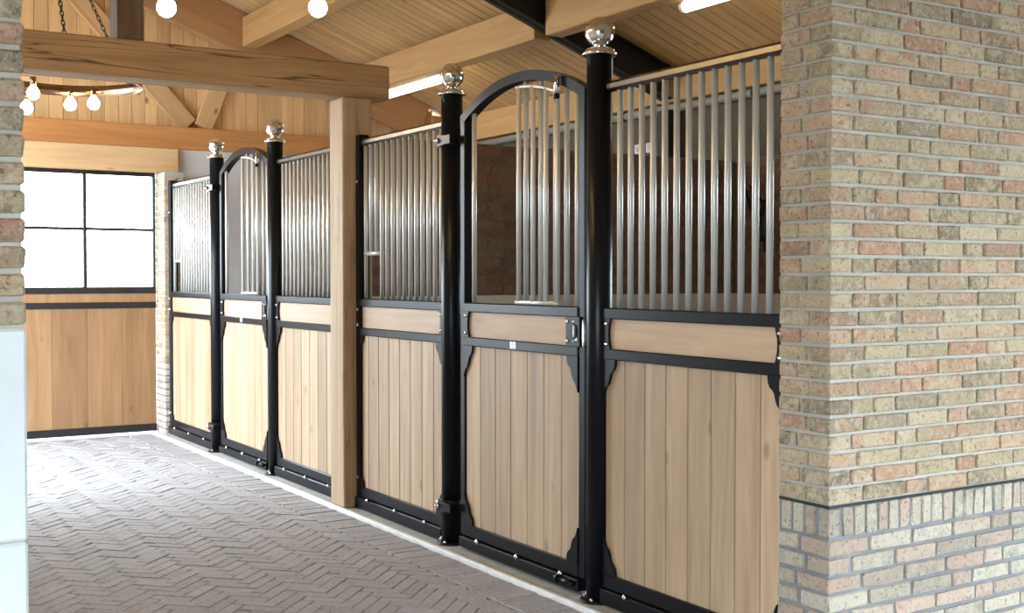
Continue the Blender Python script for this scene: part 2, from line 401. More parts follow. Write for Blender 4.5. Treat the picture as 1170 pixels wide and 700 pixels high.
# kerb under the stall fronts
kerb = bxm('trim_1', (2.905, 2.99, -0.06), (3.16, 10.6, 0.012), 'concrete', bev=0.004)
struct(kerb, 'concrete kerb strip under the stall fronts', 'kerb')
bxm('kerb_edge', (2.872, 2.99, -0.06), (2.904, 10.6, 0.020), 'lit_edge', kerb, 0.008, 'kerb edge with the light on it painted in white')
bed = bxm('floor_stall', (3.16, 2.99, -0.06), (XB, 10.74, 0.03), 'bed', bev=0)
struct(bed, 'straw bedding floor inside the stalls', 'floor')

# ------------------------------------------------------------------ brick walls
def brick_run(parent, p0, du, dn, L, z, h, mat, lens, depth=0.10, proud=0.004, jit=0.0018, name='brick'):
    """one course: p0 on the wall face, du along, dn outward normal"""
    x = 0.0
    for l in lens:
        if x + l > L + 1e-6: l = L - x
        if l < 0.02: break
        pr_ = proud + rnd.uniform(-0.0015, 0.002)
        c = Vector(p0) + Vector(du) * (x + l / 2) + Vector(dn) * (pr_ - depth / 2); c.z = z + h / 2
        l2 = round((l - 0.001) / 0.002) * 0.002
        sx, sy = (l2, depth) if abs(du[0]) > 0.5 else (depth, l2)
        obj(name, box(sx, sy, h, mat, 0.004, jit, rnd.randrange(4)), c, parent)
        x += l + 0.010
def wild(L, first):
    out = [first]; x = first + 0.010
    while x < L:
        l = rnd.choice((0.208, 0.208, 0.208, 0.100, 0.100, 0.208)) if len(out) < 2 or out[-1] != 0.1 else 0.208
        out.append(l); x += l + 0.010
    return out
# right part of the portal wall
XR = 4.55
wr = multi('wall_right', [((PR + 0.006, YW0 + 0.006, -0.06), (8.0, YW1 - 0.004, 4.2))], 'mortar')
struct(wr, 'weathered multicoloured brick wall with darker jointed plinth at right of the portal', 'brick wall')
ZP = 0.648
bxm('damp_course', (PR + 0.001, YW0 + 0.001, ZP - 0.009), (7.9, YW1 - 0.004, ZP + 0.001), 'steel_black', wr, 0)
pm = bxm('plinth_mortar', (PR + 0.0035, YW0 + 0.0035, -0.055), (7.9, YW1 - 0.004, ZP - 0.006), 'dark_mortar', wr, 0)
def corner(parent, z, h, a, b, mat, jit=0.0018):
    sx, sy = a, b
    c = Vector((PR - 0.003 + sx / 2, YW0 - 0.003 + sy / 2, z + h / 2))
    obj('brick', box(sx, sy, h, mat, 0.004, jit, rnd.randrange(4)), c, parent)
PITCHB = 0.0592; HB = 0.0485
z = ZP + 0.006; i = 0
JW = YW1 - YW0
while z < 2.50:
    a, b = ((0.158, 0.098), (0.098, 0.128), (0.128, 0.090), (0.100, 0.142))[i % 4]
    corner(wr, z, HB, a, b, 'brick')
    brick_run(wr, (PR + a + 0.007, YW0, 0), (1, 0, 0), (0, -1, 0), XR - PR - a, z, HB, 'brick', wild(XR - PR - a, (0.208, 0.1, 0.208, 0.208)[i % 4] if i % 3 else 0.208))
    brick_run(wr, (PR, YW0 + b + 0.007, 0), (0, 1, 0), (-1, 0, 0), JW - b - 0.010, z, HB, 'brick', [0.3])
    z += PITCHB; i += 1
# rowlock course and plinth courses
zr = ZP - 0.010 - 0.095
corner(wr, zr, 0.095, 0.052, 0.048, 'plinth_brick', 0.003)
brick_run(wr, (PR + 0.066, YW0, 0), (1, 0, 0), (0, -1, 0), XR - PR - 0.07, zr, 0.095, 'plinth_brick', [0.046 + rnd.uniform(-0.005, 0.005) for _ in range(26)], jit=0.003)
for yy in (0.084, 0.140, 0.196):
    obj('brick', box(0.1, 0.043, 0.095, 'plinth_brick', 0.004, 0.003, rnd.randrange(4)), (PR - 0.003 + 0.05, YW0 + yy, zr + 0.0475), wr)
z = zr - 0.012 - 0.050; i = 0
while z > -0.05:
    a, b = ((0.188, 0.128), (0.10, 0.098), (0.15, 0.14))[i % 3]
    corner(wr, z, 0.049, a, b, 'plinth_brick', 0.003)
    brick_run(wr, (PR + a + 0.010, YW0, 0), (1, 0, 0), (0, -1, 0), XR - PR - a, z, 0.049, 'plinth_brick', wild(XR - PR - a, 0.208), jit=0.003)
    brick_run(wr, (PR, YW0 + b + 0.010, 0), (0, 1, 0), (-1, 0, 0), JW - b - 0.012, z, 0.049, 'plinth_brick', [0.3], jit=0.003)
    z -= 0.0615; i += 1
# left part of the portal wall
XL = -0.75
wl = multi('wall_left', [((-6.0, YW0 + 0.006, -0.06), (PL - 0.006, YW1 - 0.004, 4.2))], 'mortar')
struct(wl, 'brick wall above a tall white stone plinth at left of the portal', 'brick wall')
ZL = 1.297
z = ZL + 0.008; i = 0
while z < 2.45:
    a, b = ((0.10, 0.208), (0.208, 0.10))[i % 2]
    obj('brick', box(a, b, 0.050, 'brick', 0.006, 0.0025, i % 4), (PL + 0.002 - a / 2 - rnd.uniform(0, 0.003), YW0 - 0.002 + b / 2, z + 0.025), wl)
    L = PL - a - 0.010 - XL
    x = PL - a - 0.010
    for l in wild(L, 0.208):
        obj('brick', box(l, 0.1, 0.050, 'brick', 0.006, 0.0025, rnd.randrange(4)), (x - l / 2, YW0 - 0.002 + 0.05, z + 0.025), wl); x -= l + 0.010
        if x - 0.1 < XL: break
    if a < 0.2: pass
    else: obj('brick', box(0.1, 0.112, 0.050, 'brick', 0.006, 0.0025, rnd.randrange(4)), (PL - 0.05, YW0 + 0.108 + 0.06, z + 0.025), wl)
    z += 0.0605; i += 1
for (za, zb) in ((-0.055, 0.829), (0.8325, ZL)):
    bxm('stone_slab', (XL, YW0 - 0.004, za), (PL, YW1, zb), 'white_stone', wl, 0.006, 'smooth white stone slab')
# wall over the portal
lint = multi('wall_front', [((PL - 0.2, YW0 + 0.01, 2.62), (PR + 0.2, YW1 - 0.01, 4.62))], 'mortar')
struct(lint, 'wall above the portal opening', 'wall')
obj('lintel', box(PR - PL + 0.5, 0.22, 0.16, 'beam_x', 0.01), ((PR + PL) / 2, (YW0 + YW1) / 2, 2.54), lint)
# unseen porch over the camera, walls and openings shaped to steer the daylight
pr_roof = bxm('ceiling_unseen_porch', (-2.0, -1.5, 2.74), (6.2, 2.74, 2.9), 'pine_x', bev=0)
struct(bxm('wall_unseen_right', (6.0, -1.5, -0.06), (6.2, 2.745, 2.735), 'plaster', bev=0), 'unseen plastered side wall of the porch, closed to hold back daylight', 'wall')
struct(multi('wall_unseen_left', [((-2.0, -1.5, 2.18), (-1.8, 2.745, 2.735)), ((-2.0, 1.2, -0.06), (-1.8, 2.745, 2.18))], 'umber'), 'unseen side wall of the porch, its opening shaped for the daylight', 'wall')
struct(pr_roof, 'unseen boarded porch ceiling before the portal, shading its upper bricks', 'ceiling')

struct(multi('wall_unseen_front', [((-2.0, -1.72, -0.06), (2.9, -1.505, 2.9)), ((2.9, -1.72, 2.10), (6.2, -1.505, 2.9))], 'umber'), 'unseen back wall of the porch, its opening shaped to light the brick wall', 'wall')
# outer wall behind the stalls, with a window of the near stall
WN = ((3.3, 5.2), (7.9, 9.7))  # the second one is unseen, added to brighten the far stall
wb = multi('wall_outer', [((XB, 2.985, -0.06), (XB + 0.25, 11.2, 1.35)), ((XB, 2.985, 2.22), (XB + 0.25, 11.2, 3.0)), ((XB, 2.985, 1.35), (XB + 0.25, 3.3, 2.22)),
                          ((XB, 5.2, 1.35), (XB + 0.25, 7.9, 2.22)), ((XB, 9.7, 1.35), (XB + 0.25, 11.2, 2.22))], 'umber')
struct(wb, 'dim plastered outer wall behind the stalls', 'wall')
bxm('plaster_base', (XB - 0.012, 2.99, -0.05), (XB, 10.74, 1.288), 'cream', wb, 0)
for k, (ya, yb) in enumerate(WN):
    win2 = struct(bxm('window_%d' % (k + 1), (XB + 0.1, ya, 1.35), (XB + 0.15, yb, 1.40), 'steel_black', bev=0.003), 'black framed window in the outer wall of the ' + ('stall beside the brick wall' if k == 0 else 'stall near the end door, unseen and added to brighten it'), 'window')
    for lo, hi in (((XB + 0.1, ya, 2.17), (XB + 0.15, yb, 2.22)), ((XB + 0.1, ya, 1.4), (XB + 0.15, ya + 0.05, 2.17)), ((XB + 0.1, yb - 0.05, 1.4), (XB + 0.15, yb, 2.17))):
        bxm('window_frame', lo, hi, 'steel_black', win2, 0.003)
    bxm('pane', (XB + 0.12, ya + 0.05, 1.4), (XB + 0.126, yb - 0.05, 2.17), 'glass', win2, 0)
    portal((XB + 0.2, (ya + yb) / 2, 1.785), (0, PI / 2, 0), 0.87, yb - ya)

def brick_sheet(name, parent, p0, du, dn, L, z0, z1, mat, depth=0.03, h=0.05, pitch=0.06):
    """many small bricks of one dim wall joined as one part"""
    bm = bmesh.new(); q = random.Random(len(name) + int(L * 10)); z = z0; row = 0
    while z + h <= z1 + 1e-6:
        x = -0.11 * (row % 2) - q.uniform(0, 0.05)
        while x < L:
            l = q.choice((0.208, 0.208, 0.1)); a, b = max(x, 0), min(x + l, L)
            if b - a > 0.015:
                pr_ = 0.004 + q.uniform(-0.0015, 0.002)
                r = bmesh.ops.create_cube(bm, size=1.0)['verts']
                for v in r:
                    s = (v.co.x + 0.5, v.co.y + 0.5, v.co.z + 0.5)
                    p = Vector(p0) + Vector(du) * (a + s[0] * (b - a)) + Vector(dn) * (pr_ - s[1] * depth)
                    v.co = Vector((p.x, p.y, z + s[2] * h)) - worldpos(parent)
            x += l + 0.01
        z += pitch; row += 1
    bmesh.ops.recalc_face_normals(bm, faces=bm.faces[:])
    o = obj(name, finish(bm, name, mat), worldpos(parent), parent); o['kind'] = 'stuff'
    return o
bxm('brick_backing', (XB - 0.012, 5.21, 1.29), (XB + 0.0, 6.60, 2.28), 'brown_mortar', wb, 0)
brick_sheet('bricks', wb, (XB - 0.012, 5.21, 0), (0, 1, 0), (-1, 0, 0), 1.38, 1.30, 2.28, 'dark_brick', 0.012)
# divider between the two stalls
dv = bxm('wall_divider', (3.12, 6.62, -0.06), (XB - 0.002, 6.74, 1.288), 'cream', bev=0.004)
struct(dv, 'stall divider with cream plastered base and dark brick top', 'wall')
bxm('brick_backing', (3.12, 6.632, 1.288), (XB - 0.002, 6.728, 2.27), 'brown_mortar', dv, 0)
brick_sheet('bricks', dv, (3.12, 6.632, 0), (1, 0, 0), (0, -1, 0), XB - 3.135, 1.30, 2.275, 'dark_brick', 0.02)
# end wall: grey plaster in the far stall, brick pier, door
we = multi('wall_back', [((3.04, YE, -0.06), (XB + 0.25, YE + 0.2, 2.565)), ((-0.3, YE + 0.02, -0.06), (0.52, YE + 0.2, 2.565))], 'plaster')
struct(we, 'grey plastered end wall with pine clad gable above', 'wall')
pier = bxm('wall_pier', (2.955, 10.545, -0.06), (3.13, YE + 0.19, 2.34), 'mortar', bev=0)
struct(pier, 'slim brick pier with dark jointed plinth beside the glazed end door', 'pier')
bxm('plinth_mortar', (2.952, 10.542, -0.055), (3.13, YE + 0.18, 0.645), 'dark_mortar', pier, 0)
z = 0.0; i = 0
while z < 2.30:
    low = z < 0.62
    mt = 'plinth_brick' if low else 'brick'
    a, b = ((0.098, 0.208), (0.165, 0.098))[i % 2]
    obj('brick', box(a, b, 0.047, mt, 0.005, 0.002, i % 4), (2.948 + a / 2, 10.538 + b / 2, z + 0.0235), pier)
    if a < 0.15: obj('brick', box(0.06, 0.1, 0.047, mt, 0.005, 0.002, i % 4), (2.948 + 0.108 + 0.03, 10.538 + 0.05, z + 0.0235), pier)
    if b < 0.15: obj('brick', box(0.1, 0.208, 0.047, mt, 0.005, 0.002, i % 4), (2.948 + 0.05, 10.538 + 0.108 + 0.104, z + 0.0235), pier)
    else: obj('brick', box(0.1, 0.1, 0.047, mt, 0.005, 0.002, i % 4), (2.948 + 0.05, 10.538 + 0.218 + 0.05, z + 0.0235), pier)
    z += 0.0592; i += 1
# gable cladding boards
x = -0.30
while x < XB:
    w = 0.118; zt = roof(x + w / 2) - 0.02
    if zt > 2.8:
        obj('cladding_board', box(w - 0.004, 0.02, zt - 2.60, 'pine_z', 0.003), (x + w / 2, 10.91, (zt + 2.60) / 2), we)
    x += w
multi('gable_backing', [((-0.3, 10.922, 2.56), (XB + 0.25, 10.96, 3.0)), ((-0.3, 10.922, 3.0), (4.9, 10.96, 3.4)), ((-0.3, 10.922, 3.4), (3.75, 10.96, 3.85)), ((0.4, 10.922, 3.85), (2.7, 10.96, 4.25))], 'rafter_x', we)

# wall on the other side of the aisle, with a wide open doorway
ws = multi('wall_side', [((0.05, 2.985, -0.06), (0.28, 8.15, 4.1)), ((0.05, 8.15, 3.4), (0.28, 10.55, 4.1)), ((0.05, 10.55, -0.06), (0.28, 10.95, 4.1))], 'cream')
struct(ws, 'plain wall along the other side of the aisle with a wide open doorway', 'wall')

# ------------------------------------------------------------------ ceiling boards
ceil = bpy.data.objects.new('ceiling', None); COL.objects.link(ceil); ceil.location = (RX, 7.0, roof(RX))
struct(ceil, 'sloping pine boarded ceiling', 'ceiling')
for side in (1, -1):
    x1 = XB + 0.35 if side > 0 else -0.35
    L = math.hypot(x1 - RX, RS * (x1 - RX)); ang = math.atan(RS) * side
    cxm = (RX + x1) / 2; czm = roof(cxm) + 0.012
    y = 2.99
    while y < 11.1:
        obj('ceiling_board', box(L, 0.1085, 0.02, 'pine_x', 0.005), (cxm, y + 0.058, czm), ceil, (0, ang, 0)); y += 0.1165
    o = obj('roof_deck', box(L + 0.02, 8.3, 0.05, 'rafter_x', 0), (cxm, 7.1, czm + 0.045), ceil, (0, ang, 0))

# ------------------------------------------------------------------ roof timbers and steel
def slope_beam(name, xa, xb, y, dep, wid, off, mat, parent=None):
    """member that follows the roof pitch; off = its top below the boards"""
    L = math.hypot(xb - xa, RS * (xb - xa)); xm = (xa + xb) / 2
    s = 1 if xm > RX else -1
    return obj(name, box(L, wid, dep, mat, 0.006), (xm, y, roof(xm) - off - dep / 2 / math.cos(math.atan(RS))), parent, (0, math.atan(RS) * s, 0))
for xa, nm in ((3.74, 'pale pine purlin over the stall fronts'), (4.80, 'pale pine purlin beside the tube lamps'), (2.72, 'pale pine purlin nearest the ridge')):
    zt = roof(xa + 0.15) - 0.012
    for ya, yb, sd in ((2.99, 7.226, 'on the portal side of the steel rafter'), (7.374, 10.73, 'between steel rafter and gable')):
        tag(bxm('purlin', (xa, ya, zt - 0.27), (xa + 0.15, yb, zt), 'glulam_y', bev=0.006), nm + ' ' + sd, 'purlin', 'roof purlins')
tag(bxm('wall_plate', (XB - 0.09, 2.99, 2.785), (XB - 0.002, 10.895, 3.05), 'glulam_y', bev=0.006), 'golden pine wall plate along the top of the outer wall', 'beam')
tag(slope_beam('gable_rafter', RX + 0.02, 5.66, 10.78, 0.37, 0.09, 0.012, 'rafter_x'), 'reddish brown rafter along the top of the pine clad gable', 'rafter')
# steel rafter: I section
sr = thing('steel_rafter', (5.0, 7.3, roof(5.0) - 0.15), 'black steel I-beam rafter crossing above the stalls', 'steel beam')
for nm, dep, wid, off in (('flange', 0.012, 0.14, 0.012), ('flange', 0.012, 0.14, 0.255), ('web', 0.24, 0.012, 0.02)):
    slope_beam(nm, RX + 0.05, XB - 0.1, 7.3, dep, wid, off, 'steel_black', sr)
for x in (4.86, 3.82): slope_beam('stiffener', x - 0.005, x + 0.005, 7.3, 0.23, 0.13, 0.02, 'steel_black', sr)
sc_ = tag(bxm('steel_column', (XB - 0.14, 7.23, 0.0), (XB - 0.012, 7.37, 2.72), 'steel_black', bev=0.004), 'black steel column against the outer wall inside the far stall', 'column')
# tie beam, posts
tb = tag(bxm('tie_beam', (0.285, 6.555, 2.49), (3.215, 6.765, 2.695), 'beam_x', bev=0.010), 'cracked old oak tie beam across the aisle on the timber post', 'beam')
tp = tag(bxm('timber_post', (2.905, 6.560, 0.012), (3.10, 6.762, 2.489), 'post_z', bev=0.008), 'square oak post under the tie beam between the two stalls', 'post')
kp = tag(bxm('king_post', (1.595, 6.57, 2.696), (1.737, 6.75, roof(1.737) - 0.02), 'dark_post', bev=0.008), 'dark weathered king post standing on the tie beam', 'post')
# end wall beams
tag(bxm('gable_beam', (-0.25, 10.745, 2.567), (XB - 0.1, 10.895, 2.772), 'orange_x', bev=0.006), 'orange stained beam across the foot of the pine clad gable', 'beam')
tag(bxm('door_head_beam', (0.53, 10.70, 2.345), (3.128, 10.90, 2.565), 'light_x', bev=0.006), 'pale wood beam over the glazed end door', 'beam')
def brace(pa, pb, w, label):
    a, b = Vector(pa), Vector(pb); d = b - a; L = d.length
    ang = math.atan2(d.x, d.z)
    return tag(obj('gable_brace', box(w, 0.06, L, 'brace', 0.005), (a + b) / 2, None, (0, ang, 0)), label, 'brace')
brace((3.27, 10.862, 2.80), (2.02, 10.862, 4.16), 0.17, 'diagonal pine brace on the gable leaning up towards the ridge')
brace((3.40, 10.862, 2.79), (3.68, 10.862, 3.50), 0.17, 'short steep pine brace on the gable leaning towards the outer wall')

# ------------------------------------------------------------------ glazed end door
dr = bpy.data.objects.new('door_1', None); COL.objects.link(dr); dr.location = (1.73, 10.80, 0.0)
struct(dr, 'wide wooden end door with black rails and bright four light window above', 'door')
Y0, Y1 = 10.775, 10.825
def rail(nm, x0, x1, z0, z1, mat='steel_black', ya=Y0, yb=Y1): return bxm(nm, (x0, ya, z0), (x1, yb, z1), mat, dr, 0.003)
for a, b in ((0.56, 1.715), (1.745, 2.935)):
    rail('bottom_rail', a, b, 0.018, 0.085, ya=Y0 - 0.012); rail('lower_rail', a, b, 1.13, 1.185, ya=Y0 - 0.008); rail('sill_rail', a, b, 1.262, 1.318, ya=Y0 - 0.008)
    rail('top_rail', a, b, 2.31, 2.345)
    m_ = (a + b) / 2 if a < 1 else 2.325
    rail('mullion', m_ - 0.014, m_ + 0.014, 1.318, 2.31)
    rail('glazing_bar', a, b, 1.82, 1.842, ya=Y0 + 0.01)
    for e in (a, b - 0.02): rail('stile', e, e + 0.02, 1.318, 2.31)
    n = 6 if a < 1 else 4
    for j in range(n):
        w = (b - a) / n
        rail('board', a + j * w + 0.0012, a + (j + 1) * w - 0.0012, 0.08, 1.135, 'doorwood', Y0, Y1 - 0.01)
    rail('plank', a, b, 1.18, 1.265, 'doorwood', Y0, Y1 - 0.01)
    for xa, xb in ((a + 0.02, m_ - 0.014), (m_ + 0.014, b - 0.02)):
        for za, zb in ((1.318, 1.82), (1.842, 2.31)): rail('pane', xa, xb, za, zb, 'glass', Y0 + 0.022, Y0 + 0.028)

# ------------------------------------------------------------------ stall fronts
XC = XS + 0.022                     # centre plane of the steel frame
ZB0, ZB1 = 0.085, 0.145             # bottom rail
ZR = (1.060, 1.105, 1.232, 1.278)   # lower rail, plank, upper rail
def bolt(parent, x, y, z, r=0.0075):
    obj('bolt', lathe(((0.0, -0.001), (r * 1.25, -0.001), (r * 1.25, 0.002), (r, 0.003), (r * 0.75, 0.007), (0.0, 0.009)), 'chrome', 10), (x, y, z), parent, (0, -PI / 2, 0))
def gusset_poly(w, h):
    pts = [(0, 0), (w, 0)]
    # scalloped edge from (w,0) to (0,h)
    pts += [(w * 0.97, h * 0.16), (w * 0.86, h * 0.27), (w * 0.70, h * 0.33), (w * 0.60, h * 0.40), (w * 0.53, h * 0.54), (w * 0.42, h * 0.66), (w * 0.22, h * 0.74), (w * 0.10, h * 0.86), (0, h)]
    return pts
def gusset(parent, y, z, sy, sz, w=0.085, h=0.16):
    p = [(sy * a, sz * b) for a, b in gusset_poly(w, h)]
    key = ('g', sy, sz, w, h)
    if key not in CACHE: CACHE[key] = prism_x(p, 0.012, 'black')
    obj('gusset', CACHE[key], (XS - 0.004, y, z), parent)
def end_plate(parent, y, sy, w=0.055):
    z0, z1 = ZR[1], ZR[2]; zc = (z0 + z1) / 2; h = (z1 - z0) / 2 + 0.01
    key = ('ep', sy, w)
    if key not in CACHE:
        pts = [(0, -h), (sy * w * 0.95, -h)] + [(sy * (w * 0.95 - 0.016 * math.cos(t * PI / 2)), h * t) for t in (-0.9, -0.6, -0.3, 0, 0.3, 0.6, 0.9)] + [(sy * w * 0.95, h), (0, h)]
        CACHE[key] = prism_x(pts, 0.012, 'black')
    obj('end_plate', CACHE[key], (XS - 0.004, y, zc), parent)
    for zz in (zc - 0.043, zc + 0.043): bolt(parent, XS - 0.011, y + sy * w * 0.42, zz)
def frame_common(t, ya, yb, stained=None):
    """rails, boards, plank, gussets between ya (towards the portal) and yb"""
    bxm('bottom_rail', (XS - 0.010, ya, ZB0), (XS + 0.05, yb, ZB1), 'black', t)
    bxm('lower_rail', (XS - 0.012, ya, ZR[0]), (XS + 0.05, yb, ZR[1]), 'black', t)
    bxm('upper_rail', (XS - 0.012, ya, ZR[2]), (XS + 0.05, yb, ZR[3]), 'black', t)
    bxm('plank', (XS + 0.004, ya + 0.006, ZR[1] - 0.003), (XS + 0.036, yb - 0.006, ZR[2] + 0.003), 'plank', t, 0.002)
    n = max(1, round((yb - ya) / 0.1405)); w = (yb - ya) / n
    for j in range(n):
        a = ya + j * w
        obj('board', box(0.03, w - 0.005, ZR[0] - ZB1 + 0.01, 'stained' if j == stained else 'board', 0.0025), (XS + 0.02, a + w / 2, (ZR[0] + ZB1) / 2), t)
    for y, sy in ((ya, 1), (yb, -1)):
        gusset(t, y, ZR[0] + 0.001, sy, -1); gusset(t, y, ZB1 - 0.001, sy, 1)
    end_plate(t, ya, 1); end_plate(t, yb, -1)
def stall_panel(ya, yb, label, stile=None, feed=False, low_stile=False):
    t = thing('barred_partition', (XC, (ya + yb) / 2, 0.012), label, 'partition', 'fixed panels of the stall fronts')
    frame_common(t, ya, yb)
    bxm('floor_rail', (XS - 0.028, ya, 0.016), (XS + 0.05, yb, 0.082), 'black', t, 0.005)
    for k in range(3): bolt(t, XS - 0.03, ya + (k + 0.5) * (yb - ya) / 3, 0.083, 0.009)
    bxm('top_rail', (XS + 0.0, ya - 0.004, 2.192), (XS + 0.042, yb + 0.004, 2.236), 'rail_steel', t, 0.012)
    lo, hi = ya + 0.035, yb - 0.075
    if stile:
        bxm('stile', (XS - 0.014, yb - 0.052, 0.016), (XS + 0.055, yb, 2.262), 'black', t, 0.004)
        for zz in (1.215, 1.12, 1.98, 0.2): bolt(t, XS - 0.015, yb - 0.026, zz, 0.007)
        lo, hi = ya + 0.075, yb - 0.07
    if low_stile:
        bxm('stile', (XS - 0.014, ya, 0.016), (XS + 0.055, ya + 0.045, 2.255), 'black', t, 0.004); lo = ya + 0.07
    n = round((hi - lo) / 0.0737); zf = 1.548
    for k in range(n + 1):
        y = lo + k * (hi - lo) / n
        if feed and k in (n - 1, n - 2):
            obj('bar', tube(0.0125, 2.20 - zf, 'galv'), (XC, y, (2.20 + zf) / 2), t)
        else: obj('bar', tube(0.0125, 2.20 - ZR[3] + 0.01, 'galv'), (XC, y, (2.20 + ZR[3]) / 2), t)
    if feed:
        yA, yB = lo + (n - 3) * (hi - lo) / n, hi
        obj('feed_bar', tube(0.0125, yB - yA + 0.02, 'galv'), (XC, (yA + yB) / 2, zf), t, (PI / 2, 0, 0))
    return t
def stall_post(y, label, hinge=0):
    t = thing('stall_post', (XC, y, 0.012), label, 'stall post', 'round black stall posts with steel balls')
    x = XS + 0.012
    obj('pipe', tube(0.056, 2.345, 'black', 32), (x, y, 0.012 + 2.345 / 2), t)
    obj('base_plate', lathe(((0, 0), (0.083, 0), (0.083, 0.006), (0.078, 0.010), (0.06, 0.012), (0, 0.012)), 'black', 28), (x, y, 0.012), t)
    for k in range(4):
        a = k * PI / 2 + 0.5
        obj('nut', lathe(((0, 0), (0.009, 0), (0.009, 0.008), (0.005, 0.009), (0.005, 0.014), (0, 0.014)), 'chrome', 6), (x + 0.069 * math.cos(a), y + 0.069 * math.sin(a), 0.023), t)
    obj('collar', lathe(((0, 0), (0.062, 0), (0.072, 0.002), (0.076, 0.008), (0.072, 0.014), (0.064, 0.016), (0.066, 0.020), (0.058, 0.030), (0.035, 0.037), (0.022, 0.043), (0.022, 0.055), (0, 0.055)), 'chrome', 36), (x, y, 2.352), t)
    sp = [(0.064 * math.sin(PI * k / 18), -0.064 * math.cos(PI * k / 18)) for k in range(19)]
    sp[0] = (0, -0.064); sp[-1] = (0, 0.064)
    obj('ball', lathe(tuple(sp), 'chrome', 36), (x, y, 2.352 + 0.040 + 0.064), t)
    if hinge:
        for zz in (0.215, 2.115):
            h = obj('hinge', prism_x([(-0.06, -0.022), (-0.105, -0.022), (-0.105, 0.022), (-0.06, 0.022), (0.03, 0.03), (0.03, -0.03)], 0.03, 'black'), (x - 0.058, y, zz), t)
            obj('hinge_band', lathe(((0.057, -0.03), (0.063, -0.03), (0.063, 0.03), (0.057, 0.03)), 'black', 28), (x, y, zz), t)
            obj('bolt', lathe(((0, 0), (0.014, 0), (0.014, 0.01), (0.008, 0.012), (0.008, 0.02), (0, 0.022)), 'chrome', 8), (x - 0.072, y + 0.02, zz), t, (0, -PI / 2, 0))
            obj('bolt', lathe(((0, 0), (0.014, 0), (0.014, 0.01), (0.008, 0.012), (0.008, 0.02), (0, 0.022)), 'chrome', 8), (x - 0.045, y + 0.048, zz + 0.012), t, (0, -PI / 2, -0.8))
    return t
def stall_door(ya, yb, label, stained=None):
    """hinged at yb, latch at ya"""
    t = thing('stall_door', (XC, (ya + yb) / 2, 0.03), label, 'stall door', 'arched stall doors')
    frame_common(t, ya + 0.044, yb - 0.044, stained)
    bxm('floor_rail', (XS - 0.028, ya + 0.02, 0.026), (XS + 0.05, yb - 0.02, 0.080), 'black', t, 0.005)
    for k in range(3): bolt(t, XS - 0.029, ya + 0.15 + k * 0.37, 0.083, 0.010)
    obj('drop_bolt', tube(0.010, 0.12, 'black'), (XS - 0.040, ya + 0.09, 0.062), t, (PI / 2, 0, 0))
    obj('bolt_knob', tube(0.017, 0.022, 'black'), (XS - 0.040, ya + 0.155, 0.062), t, (PI / 2, 0, 0))
    zs, rise = 2.230, 0.146; w = yb - ya; ym = (ya + yb) / 2
    R = (w * w / 4 + rise * rise) / (2 * rise); zc = zs + rise - R
    for y in (ya, yb - 0.044):
        bxm('stile', (XS - 0.004, y, 0.085), (XS + 0.046, y + 0.044, zs - 0.015), 'black', t)
    A = math.asin(w / 2 / R); N = 28; out = []; inn = []
    for k in range(N + 1):
        a = -A + 2 * A * k / N
        out.append((R * math.sin(a), zc + R * math.cos(a)))
    R2 = R - 0.046; A2 = math.asin((w / 2) / R2)
    for k in range(N + 1):
        a = -A2 + 2 * A2 * k / N; inn.append((R2 * math.sin(a), zc + R2 * math.cos(a)))
    bm = bmesh.new(); ring = []
    for o_, i_ in zip(out, inn):
        ring.append([bm.verts.new((sx, p[0], p[1] - 2.3)) for sx, p in ((-0.026, o_), (0.026, o_), (0.026, i_), (-0.026, i_))])
    for a, b in zip(ring, ring[1:]):
        for k in range(4): bm.faces.new((a[k], a[(k + 1) % 4], b[(k + 1) % 4], b[k]))
    bm.faces.new(ring[0]); bm.faces.new(ring[-1][::-1]); bmesh.ops.recalc_face_normals(bm, faces=bm.faces[:])
    obj('arch', finish(bm, 'arch', 'black'), (XC, ym, 2.3), t)
    def ztop(y, r): return zc + math.sqrt(max(r * r - (y - ym) ** 2, 0))
    for y in [yb - 0.100] + [ya + d for d in (0.089, 0.172, 0.261, 0.383, 0.511)]:
        zt = ztop(y, R2) + 0.015
        obj('bar', tube(0.0125, zt - 1.27, 'galv'), (XC, y, (zt + 1.27) / 2), t)
    # hatch pushed aside over the fixed bars
    hx = XS - 0.016; h = obj('hatch', None, (hx, ya + 0.38, 1.288), t); h.empty_display_size = 0.05
    y0, y1 = ya + 0.178, ya + 0.535
    RH = R2 - 0.03
    obj('hatch_rail', tube(0.010, y1 - y0, 'galv', 10), (hx, (y0 + y1) / 2, 1.290), h, (PI / 2, 0, 0))
    pts = [(hx, y0 + (y1 - y0) * k / 10, ztop(y0 + (y1 - y0) * k / 10, RH)) for k in range(11)]
    c = Vector(pts[5]); obj('hatch_rail', sweep([Vector(p) - c for p in pts], 0.008, 'galv', 8), c, h)
    for d in (0.190, 0.285, 0.392, 0.515):
        y = ya + d; zt = ztop(y, RH)
        obj('bar', tube(0.0115, zt - 1.292, 'galv'), (hx, y, (zt + 1.292) / 2), h)
    obj('roller', tube(0.012, 0.085, 'chrome'), (hx - 0.006, y0 + 0.012, ztop(y0, RH) + 0.035), h)
    obj('roller_end', tube(0.014, 0.02, 'black'), (hx - 0.006, y0 + 0.012, ztop(y0, RH) - 0.017), h)
    # latch
    la = bxm('latch_plate', (XS - 0.018, ya + 0.020, ZR[1] - 0.004), (XS - 0.006, ya + 0.125, ZR[2] + 0.004), 'black', t, 0.003)
    zc2 = (ZR[1] + ZR[2]) / 2
    bxm('latch_recess', (XS - 0.022, ya + 0.052, zc2 - 0.04), (XS - 0.016, ya + 0.078, zc2 + 0.035), 'leather', la, 0.002)
    bxm('latch_grip', (XS - 0.030, ya + 0.047, zc2 - 0.022), (XS - 0.018, ya + 0.053, zc2 + 0.03), 'galv', la, 0.002)
